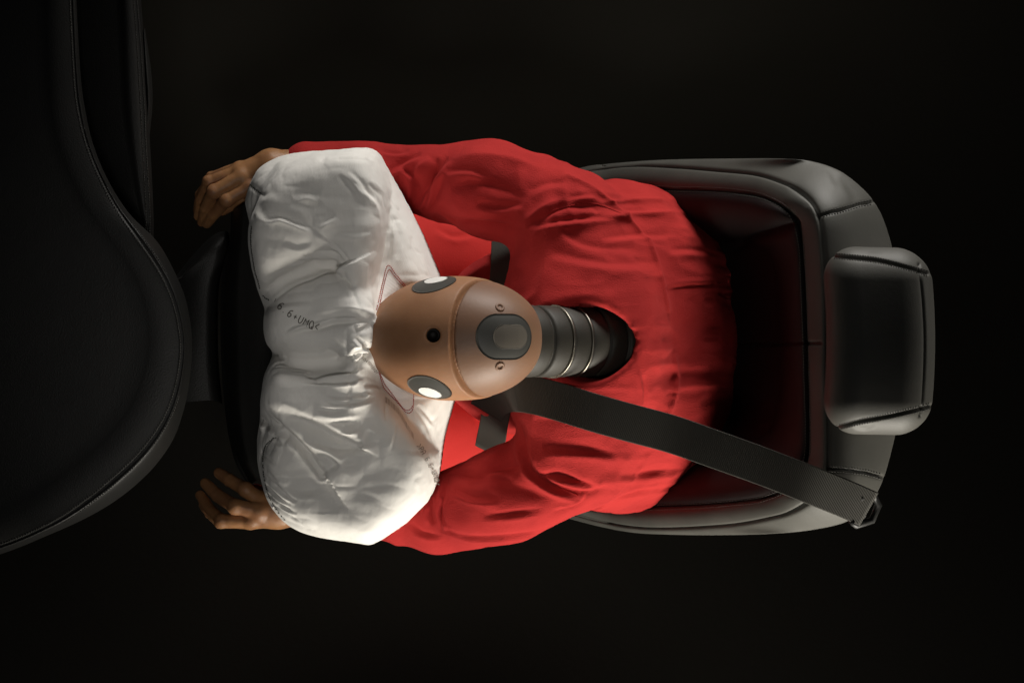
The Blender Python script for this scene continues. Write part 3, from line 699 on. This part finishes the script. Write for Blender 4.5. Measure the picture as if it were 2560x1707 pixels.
L = c4([(612, 218), (690, 243), (760, 258), (850, 266), (920, 260), (1000, 250), (1060, 244), (1130, 243), (1190, 232), (1250, 208), (1275, 250), (1300, 330), (1360, 420), (1450, 530), (1550, 650), (1640, 760), (1690, 860), (1688, 960), (1672, 1060), (1640, 1140), (1600, 1200), (1540, 1260),
        (1460, 1330), (1380, 1390), (1310, 1435), (1245, 1465), (1170, 1455), (1100, 1442), (1000, 1428), (900, 1408), (810, 1380), (730, 1338), (680, 1290), (640, 1240), (600, 1190), (570, 1120), (550, 1040), (538, 960), (536, 880), (560, 810), (600, 775), (640, 765), (600, 700),
        (560, 650), (530, 600), (525, 550), (540, 450), (548, 380), (562, 330)])
LL = c4([(612, 218), (850, 266), (1000, 250), (1250, 208), (1300, 350), (1330, 480), (1320, 620), (1230, 760), (1140, 822), (1050, 800), (950, 760), (850, 715), (740, 690), (640, 650), (560, 650), (530, 600), (525, 550), (540, 450), (548, 380), (562, 330)])
core = [(700, 405), (800, 380), (920, 385), (965, 430), (978, 600), (960, 680), (938, 780), (940, 870), (975, 950), (1030, 1030), (1090, 1110), (1088, 1190), (1060, 1250), (1000, 1310), (925, 1350), (800, 1335), (710, 1290), (670, 1200),
        (655, 1100), (676, 1050), (672, 950), (700, 893), (694, 875), (690, 800), (660, 740), (640, 640), (634, 560), (652, 470)]
lobes = [(core, -.245, .150, .42), (out, -.300, .165, .55), (U, -.235, .175, .42), (Cc, -.200, .125, .5), (L, -.245, .170, .45), (LL, -.19, .125, .5)]
f = None
for poly, zm, A, pw in lobes:
    T = inflate(poly, zm, A, pw)[:, :, None]
    dz = g.z-zm
    s = np.where(dz > 0, dz, -dz*.8)-T
    s = np.minimum(s, .03).astype(np.float32)
    f = s if f is None else smin(f, s, .014)
# hollow pressed in by the head
hd = np.maximum(g.ell(P(1133, 846, -.105), (.117, .083, .108)), (P(940, 846, -.1)[0]-g.x)+0*g.y+0*g.z).astype(np.float32)
f = -smin(-f, hd, .006)
lip = smin(g.ell(P(900, 800, -.14), (.030, .056, .080)), g.ell(P(906, 872, -.14), (.026, .045, .074)), .03)
f = smin(f, lip, .04)
V, F = nets(f.astype(np.float32), g); V = relax(V, F, 14); N = normals(V, F)
# wrinkles running through the cloth
px, py = toplan(V)
wq = V+np.stack([vnoise(V, 14, 31), vnoise(V, 14, 32), vnoise(V, 14, 33)], 1)*.012
wr = np.abs(vnoise(wq*np.array([1.1, .7, .8]), 30, 11))*.0010+np.abs(vnoise(wq*np.array([.6, 1.2, 1]), 55, 12))*.0014+np.abs(vnoise(wq*np.array([.5, 1.6, 1]), 18, 15))*.0005
V = V+N*(wr*np.clip(N[:, 2]*2, 0, 1))[:, None]
N = normals(V, F)
bf = [
 (c3([(700, 1350), (740, 1310), (800, 1258), (860, 1214), (960, 1174), (1080, 1130), (1215, 1072)]), 24, .0090, 's', 'start'),
 (c4([(1268, 208), (1215, 226), (1150, 240)]), 9, .007, 'v', 'end'), (c4([(1262, 214), (1200, 262), (1130, 300)]), 6, .005, 'a', 'end'), (c4([(1262, 200), (1200, 160), (1150, 110)]), 6, .005, 'b', 'end'),
 (c4([(590, 205), (690, 243), (760, 258), (850, 265), (920, 260), (1010, 247)]), 14, .008, 'v', 'start'), (c4([(1268, 208), (1215, 226), (1150, 240)]), 9, .007, 'v', 'end'), (c4([(1262, 214), (1200, 262), (1130, 300)]), 6, .005, 'a', 'end'), (c4([(1262, 200), (1200, 160), (1150, 110)]), 6, .005, 'b', 'end'),
 (c4([(590, 205), (690, 243), (760, 258), (850, 265), (920, 260), (1010, 247)]), 22, .004, 'S', 'start'),
 (c4([(640, 740), (700, 745), (790, 812), (860, 900), (935, 1004)]), 22, .0085, 'S', 'start'),
 (c3([(1200, 1075), (1090, 1060), (1000, 1000), (930, 975)]), 10, .004, 'a', 'end'), (c3([(1210, 1060), (1190, 980), (1120, 890)]), 12, .003, 'v', 'end'),
 (c3([(1470, 1480), (1400, 1450), (1300, 1440), (1150, 1465), (1020, 1500)]), 11, .006, 'a', 'end'), (c3([(1200, 1080), (1260, 1200), (1330, 1320)]), 10, .003, 'v', 'end'),
 (c4([(720, 100), (800, 70), (900, 60), (1000, 25), (1220, 10)]), 7, .006, 'b', 'both'), (c4([(690, 70), (760, 35), (850, 15)]), 5, .003, 'a'),
 (c4([(1000, 247), (1010, 220), (960, 180)]), 6, .003, 'v', 'end'), (c4([(1100, 250), (1090, 160), (1090, 60)]), 5, .002, 'v'),
 (c4([(1250, 40), (1170, 60), (1130, 40)]), 6, .004, 'a'), (c4([(1130, 240), (1160, 200), (1240, 170)]), 6, .004, 'b'),
 # short horizontal pleats of the lower lobe
 (c4([(820, 350), (900, 345), (1000, 330), (1130, 322)]), 7, .0055, 'a', 'start'), (c4([(800, 400), (900, 400), (1010, 405), (1130, 395)]), 6, .005, 'a', 'start'),
 (c4([(830, 330), (880, 370), (930, 425)]), 7, .003, 'v'), (c4([(960, 490), (1060, 500), (1200, 485)]), 6, .004, 'a', 'start'), (c4([(950, 540), (1050, 550), (1170, 530), (1280, 500)]), 7, .0045, 'a'),
 (c4([(900, 585), (1020, 590), (1130, 570)]), 6, .004, 'b'), (c4([(880, 640), (1000, 670), (1180, 660)]), 8, .004, 'b'), (c4([(1120, 300), (1115, 400), (1110, 520), (1130, 640)]), 4, .002, 'v'),
 (c4([(1200, 430), (1270, 420), (1320, 440)]), 6, .003, 'a'),
 # the long diagonal creases
 (c4([(645, 585), (760, 640), (900, 700), (1030, 770), (1145, 822)]), 13, .009, 'b', 'start'), (c4([(1145, 822), (1200, 800), (1250, 720)]), 9, .003, 'v'),
 (c4([(550, 640), (620, 690), (700, 740), (790, 810), (860, 900), (930, 1000)]), 11, .010, 'a', 'none'), (c4([(930, 1000), (990, 960), (1030, 930)]), 10, .006, 'v'),
 (c4([(780, 820), (870, 870), (960, 900), (1040, 960)]), 9, .006, 'b'), (c4([(1145, 822), (1080, 840), (980, 830), (880, 800)]), 9, .004, 'v'), (c4([(1190, 750), (1130, 770), (1040, 760)]), 7, .003, 'a'),
 (c4([(670, 815), (690, 770), (640, 720)]), 6, .005, 'v'), (c4([(630, 760), (640, 800), (670, 815)]), 5, .003, 'a'),
 # gathers along the lower seam
 (c4([(555, 1020), (640, 1100), (700, 1150), (760, 1185)]), 4, .0045, 'a', 'end'), (c4([(565, 1090), (640, 1160), (720, 1205)]), 4, .0045, 'a', 'end'), (c4([(575, 1140), (660, 1210), (760, 1265)]), 4, .0045, 'a', 'end'),
 (c4([(590, 1190), (680, 1260), (800, 1330)]), 4, .0045, 'a', 'end'), (c4([(620, 1230), (720, 1310), (850, 1375)]), 4, .0045, 'a', 'end'), (c4([(545, 960), (600, 1030), (640, 1060)]), 4, .003, 'a', 'end'),
 (c4([(660, 1290), (760, 1345), (880, 1385)]), 4, .004, 'a', 'end'), (c4([(545, 880), (600, 930), (650, 960)]), 4, .003, 'a', 'end'), (c4([(700, 1330), (820, 1375), (980, 1410)]), 4, .003, 'a', 'end'),
 # outer flap and main-lobe edge
 (c4([(640, 765), (600, 775), (560, 810), (536, 880), (534, 980), (550, 1080), (590, 1180), (650, 1290)]), 3.5, .005, 'v', 'none'),
 (c3([(550, 410), (590, 450), (645, 492)]), 3.5, .004, 'v', 'none'), (c3([(610, 560), (680, 640), (760, 660)]), 12, .002, 'a'),
 # cloth ripples of the upper lobe
 (c3([(650, 680), (780, 660), (900, 700), (1040, 760)]), 7, .003, 'a'), (c3([(1040, 760), (1150, 840), (1260, 950), (1340, 1080)]), 6, .002, 'a'), (c3([(1080, 740), (1150, 690), (1220, 650)]), 6, .002, 'a'),
 (c3([(820, 850), (920, 890), (1040, 860)]), 8, .002, 'a'), (c3([(880, 500), (1000, 470), (1100, 500)]), 10, .002, 'a'), (c3([(1000, 970), (1100, 960), (1240, 1010)]), 8, .003, 'a'),
 (c3([(1290, 1020), (1340, 1200), (1420, 1420)]), 5, .0022, 'v'), (c3([(1400, 420), (1540, 520), (1600, 660), (1620, 900)]), 7, .003, 'a'), (c3([(1480, 400), (1580, 500), (1640, 620)]), 6, .003, 'b'),
 (c3([(1530, 1400), (1560, 1230), (1610, 1050), (1645, 900), (1660, 700), (1655, 520)]), 6, .003, 'v', 'both'), (c3([(1330, 300), (1450, 420), (1530, 560)]), 6, .0015, 'a'), (c3([(1240, 340), (1360, 460), (1450, 600)]), 6, .0015, 'b'),
 (c3([(1100, 230), (1150, 180), (1230, 160)]), 8, .002, 'a'), (c3([(1430, 130), (1500, 200), (1560, 190)]), 5, .003, 'a'), (c3([(1700, 600), (1800, 760), (1850, 900)]), 7, .0018, 'a'), (c3([(1660, 620), (1720, 800), (1700, 1000)]), 8, .002, 'a'),
 (c3([(1820, 820), (1880, 980), (1900, 1130)]), 7, .0018, 'b'), (c3([(1500, 1180), (1530, 1300), (1528, 1450)]), 5, .002, 'a'),
 (c3([(690, 1380), (800, 1350), (960, 1330), (1060, 1330)]), 8, .0025, 'a'),
 # lower right
 (cP([(330, 440), (340, 600), (330, 750)]), 4, .003, 'v'), (cP([(610, 620), (690, 720), (760, 850), (800, 980)]), 6, .0022, 'a'), (cP([(640, 600), (740, 700), (810, 800)]), 5, .002, 'a'),
 (cP([(680, 800), (700, 860), (690, 930)]), 4, .0015, 'a'), (cP([(460, 740), (440, 880), (390, 1040)]), 5, .0015, 'a'), (cP([(545, 690), (560, 780), (600, 860)]), 4, .0015, 'a'),
 (c4([(700, 1090), (820, 1120), (960, 1080)]), 10, .002, 'a'),
 (c4([(1480, 1290), (1560, 1230), (1620, 1150)]), 6, .003, 'a'),
]
V = fold(V, N, [(b[0], b[1]*1.12, b[2]*(1.12 if b[2] < .008 else 1.05))+tuple(b[3:]) for b in bf])
V = relax(V, F, 1)
bagm = new_mesh('bag', V, F, M['bag'], bag); bgT = bvh(V, F)
def flat_on(tree, name, quads, mt, parent, lift=.0007, sub_n=3):
    """thin print or cloth: polygons given in plan, laid on the surface"""
    V = []; F = []
    for poly in quads:
        o = len(V)
        for x, y in poly: V.append(drop(tree, x, y, lift)[0])
        F.append(tuple(range(o, o+len(poly)))[::-1])
    return new_mesh(name, V, F, mt, parent)
GL = {'6': [[(.85, .95), (.5, 1), (.15, .7), (.05, .3), (.3, 0), (.7, 0), (.95, .25), (.75, .5), (.4, .52), (.1, .35)]], '.': [[(.4, 0), (.4, .12)]],
      '+': [[(.5, .15), (.5, .75)], [(.1, .45), (.9, .45)]], 'U': [[(.05, 1), (.05, .3), (.3, 0), (.7, 0), (.95, .3), (.95, 1)]], 'M': [[(0, 0), (0, 1), (.5, .45), (1, 1), (1, 0)]],
      'Q': [[(.3, 0), (0, .3), (0, .7), (.3, 1), (.7, 1), (1, .7), (1, .3), (.7, 0), (.3, 0)], [(.6, .3), (1, -.08)]], '<': [[(.9, .9), (.1, .45), (.9, 0)]], '>': [[(.1, .9), (.9, .45), (.1, 0)]],
      'P': [[(0, 0), (0, 1), (.7, 1), (.95, .75), (.7, .48), (0, .48)]], 'A': [[(0, 0), (0, .7), (.3, 1), (.7, 1), (1, .7), (1, 0)], [(0, .4), (1, .4)]], ' ': [],
      '0': [[(.3, 0), (0, .3), (0, .7), (.3, 1), (.7, 1), (1, .7), (1, .3), (.7, 0), (.3, 0)]], '4': [[(.75, 0), (.75, 1), (0, .3), (1, .3)]], '1': [[(.2, .8), (.5, 1), (.5, 0)]]}
def print_text(string, path, hpx, name, mt, wpx=2.0):
    """dot-matrix style characters: thin bands of ink lying on the cloth, baseline along the path"""
    p = spline(path, 200); Ls = np.r_[0, np.cumsum(np.linalg.norm(np.diff(p, axis=0), axis=1))]; tg = np.gradient(p, axis=0)
    adv = Ls[-1]/len(string); cw = adv*.68; V = []; F = []
    for ci, ch in enumerate(string):
        for line in GL[ch]:
            q = []
            for (a, b) in zip(line[:-1], line[1:]):
                for t in np.linspace(0, 1, 4)[:-1]: q.append((a[0]+(b[0]-a[0])*t, a[1]+(b[1]-a[1])*t))
            q.append(line[-1]); pp = []
            for u, v in q:
                sx = ci*adv+u*cw; bx, by = np.interp(sx, Ls, p[:, 0]), np.interp(sx, Ls, p[:, 1])
                tx, ty = np.interp(sx, Ls, tg[:, 0]), np.interp(sx, Ls, tg[:, 1]); l = math.hypot(tx, ty); tx /= l; ty /= l
                pp.append((bx+ty*v*hpx, by-tx*v*hpx))
            pp = np.array(pp); d = np.gradient(pp, axis=0); d /= np.linalg.norm(d, axis=1)[:, None]+1e-9
            o = len(V)
            for (x, y), (dx, dy) in zip(pp, d):
                V.append(drop(bgT, x-dy*wpx/2, y+dx*wpx/2, .0007)[0]); V.append(drop(bgT, x+dy*wpx/2, y-dx*wpx/2, .0007)[0])
            for k in range(len(pp)-1): F.append((o+2*k, o+2*k+1, o+2*k+3, o+2*k+2))
    return new_mesh(name, V, F, mt, bag, smooth=False)
cT = crop(640, 720, 11.2)
print_text('6.6+UMQ<', cT([(590, 545), (800, 720), (1000, 850), (1250, 990), (1500, 1110), (1800, 1190)]), 17.5, 'printed_code', M['ink'], 2.3)
print_text('>PA 6.6+UMQ<', cP([(628, 1000), (690, 1100), (740, 1190), (790, 1290), (815, 1400)]), 13, 'printed_code', M['inkpale'], 1.7)
print_text('0041010101', cP([(95, 150), (150, 190), (200, 250), (232, 300)]), 7, 'serial_print', M['inkpale'], 1.2)
flat_on(bgT, 'printed_code', [cT([(565, 290), (578, 296), (538, 392), (525, 386)])], M['ink'], bag)
bars = []; path = spline(cP([(318, 545), (345, 560), (400, 610), (450, 660), (490, 725), (540, 815), (605, 920)]), 200); i = 0
while i < 196:
    wd = random.choice((.35, .35, .7, 1.1)); x, y = path[i]
    j = min(199, i+max(1, int(wd*1.8))); x2, y2 = path[j]
    bars.append([(x, y-7.5), (x2, y2-7.5), (x2+.2, y2), (x2+.6, y2+7.5), (x+.6, y+7.5), (x+.2, y)])
    i = j+random.choice((1, 2, 2, 4))
flat_on(bgT, 'barcode', bars, M['inkpale'], bag)
# white patches with red stitching
def patch(poly, n=14):
    p = np.array(poly); c = p.mean(0); ring = spline(list(map(tuple, p))+[tuple(p[0])], 60)[:-1]
    V = []; F = []
    for k in range(n+1):
        for q in ring:
            s = k/n; V.append(drop(bgT, *(c+(q-c)*s), .0008)[0])
    m = len(ring)
    for k in range(n):
        for j in range(m): F.append((k*m+j, (k+1)*m+j, (k+1)*m+(j+1) % m, k*m+(j+1) % m))
    return V, F
pa = cP([(245, 235), (290, 395), (325, 455), (490, 630), (545, 668), (588, 645), (603, 590), (606, 480), (560, 380), (400, 260)])
pb = c3([(1542, 1400), (1592, 1200), (1632, 1052), (1700, 1130), (1770, 1210), (1790, 1260), (1700, 1330), (1640, 1400)])
for p in (pa, pb):
    V, F = patch(p); new_mesh('patch', V, F, M['patch'], bag)
st = [stitches(bgT, q, 5.0, 4.2, .0007, .0012) for q in
      (cP([(245, 225), (270, 320), (300, 420), (325, 457), (420, 555), (500, 640), (550, 677), (585, 660), (600, 610), (605, 480)]),
       cP([(255, 240), (285, 325), (320, 405), (400, 500), (470, 595), (510, 635), (545, 648), (580, 630), (597, 590)]),
       c3([(1535, 1400), (1560, 1290), (1590, 1180), (1632, 1048), (1690, 1115), (1775, 1215)]), c3([(1548, 1400), (1575, 1290), (1603, 1180), (1638, 1080), (1680, 1130), (1762, 1218)]))]
for V, F in st: new_mesh('red_stitching', V, F, M['redthread'], bag)
st = [stitches(bgT, q, 5.5, 4.0, .0008, .0008, .9) for q in
      (c3([(550, 410), (585, 450), (645, 492)]), c3([(566, 740), (558, 830), (563, 920), (575, 1000), (590, 1090), (612, 1160), (635, 1245), (663, 1292), (704, 1318)]),
       c4([(632, 766), (604, 778), (568, 812), (548, 870), (545, 950), (555, 1040), (577, 1130), (612, 1205), (660, 1272), (700, 1318)]))]
for V, F in st: new_mesh('edge_stitching', V, F, M['greenthread'], bag)

# ------------------------------------------------------------------ seat belt
belt = thing('seat_belt', 'dark grey seat belt webbing over the dummy\'s shoulder, running to the seat corner', 'seat belt', P(2150, 1290, -.2))
path = spline([(2172, 1272, -.055), (2110, 1245, -.05), (2010, 1205, -.05), (1900, 1163, -.075), (1780, 1120, -.10), (1680, 1085, -.12), (1580, 1058, -.13), (1480, 1030, -.14), (1400, 1005, -.16), (1320, 985, -.22), (1265, 985, -.32), (1235, 1000, -.40), (1215, 1030, -.46)], 130)
pts = []; nr = []
for x, y, z in path:
    best = Vector(P(x, y, z)); nm = Vector((0, 0, 1))
    hs = []
    for dy in (-34, 0, 34):
        for tree in (shT, bT):
            d = (Vector(P(x, y+dy, 0))-CAM).normalized(); h = tree.ray_cast(CAM, d)
            if h[0] is not None: hs.append(h[0].z)
    zt = max(hs) if hs else -9
    z2 = max(z, zt+.003) if x > 1330 else (zt+.003 if -.44 < zt else z)
    pts.append(P(x, y, z2))
pts = np.array(pts)
for _ in range(12): pts[1:-1, 2] = np.maximum(pts[1:-1, 2], .5*(pts[:-2, 2]+pts[2:, 2]))
for _ in range(6): pts[1:-1] = .5*pts[1:-1]+.25*(pts[:-2]+pts[2:])
pts[:, 2] += .002
tw = np.linspace(0, 1, len(pts))
V, F = ribbon(pts, [(0, -.35*(1-t), 1) for t in tw], .050, .0014)
new_mesh('webbing', V, F, M['webbing'], belt)
# lap part
lp = spline([(1272, 548, -.42), (1268, 580, -.38), (1262, 640, -.36), (1256, 760, -.35), (1250, 950, -.35), (1235, 1060, -.37), (1222, 1130, -.42)], 60)
q = []
for x, y, z in lp:
    d = (Vector(P(x, y, 0))-CAM).normalized(); h = shT.ray_cast(CAM, d); q.append((x, y, h[0].z if h[0] is not None and -.44 < h[0].z < -.29 and 600 < y < 1100 else np.nan))
q = np.array(q); ok = ~np.isnan(q[:, 2]); q[:, 2] = np.interp(np.arange(len(q)), np.where(ok)[0], q[ok, 2])
for _ in range(20): q[1:-1, 2] = np.maximum(q[1:-1, 2], .5*(q[:-2, 2]+q[2:, 2]))
q = PA(q+np.array((0, 0, .005)))
for _ in range(10): q[1:-1] = .5*q[1:-1]+.25*(q[:-2]+q[2:])
V, F = ribbon(q, [(-.4, 0, 1)]*len(q), .046, .0014); new_mesh('lap_strap', V, F, M['webbing'], belt)
# anchor guide at the seat corner
V, F = tube([P(2150, 1244, -.05), P(2185, 1238, -.06), P(2196, 1262, -.07), P(2180, 1300, -.075), P(2140, 1312, -.07), P(2128, 1300, -.06)], .005, 12)
new_mesh('anchor_guide', V, F, M['trim'], belt)
V, F, at = loft([[(2120, 1300, -.10), (2133, 1316, -.10), (2160, 1296, -.10)], [(2118, 1296, -.068), (2134, 1314, -.068), (2166, 1290, -.068)], [(2116, 1290, -.066), (2136, 1290, -.066), (2160, 1284, -.066)]], [(2, 'lin', 0), (4, 'lin', 0)], 20)
new_mesh('guide_tab', V, orient_up(V, F), M['trim'], belt)
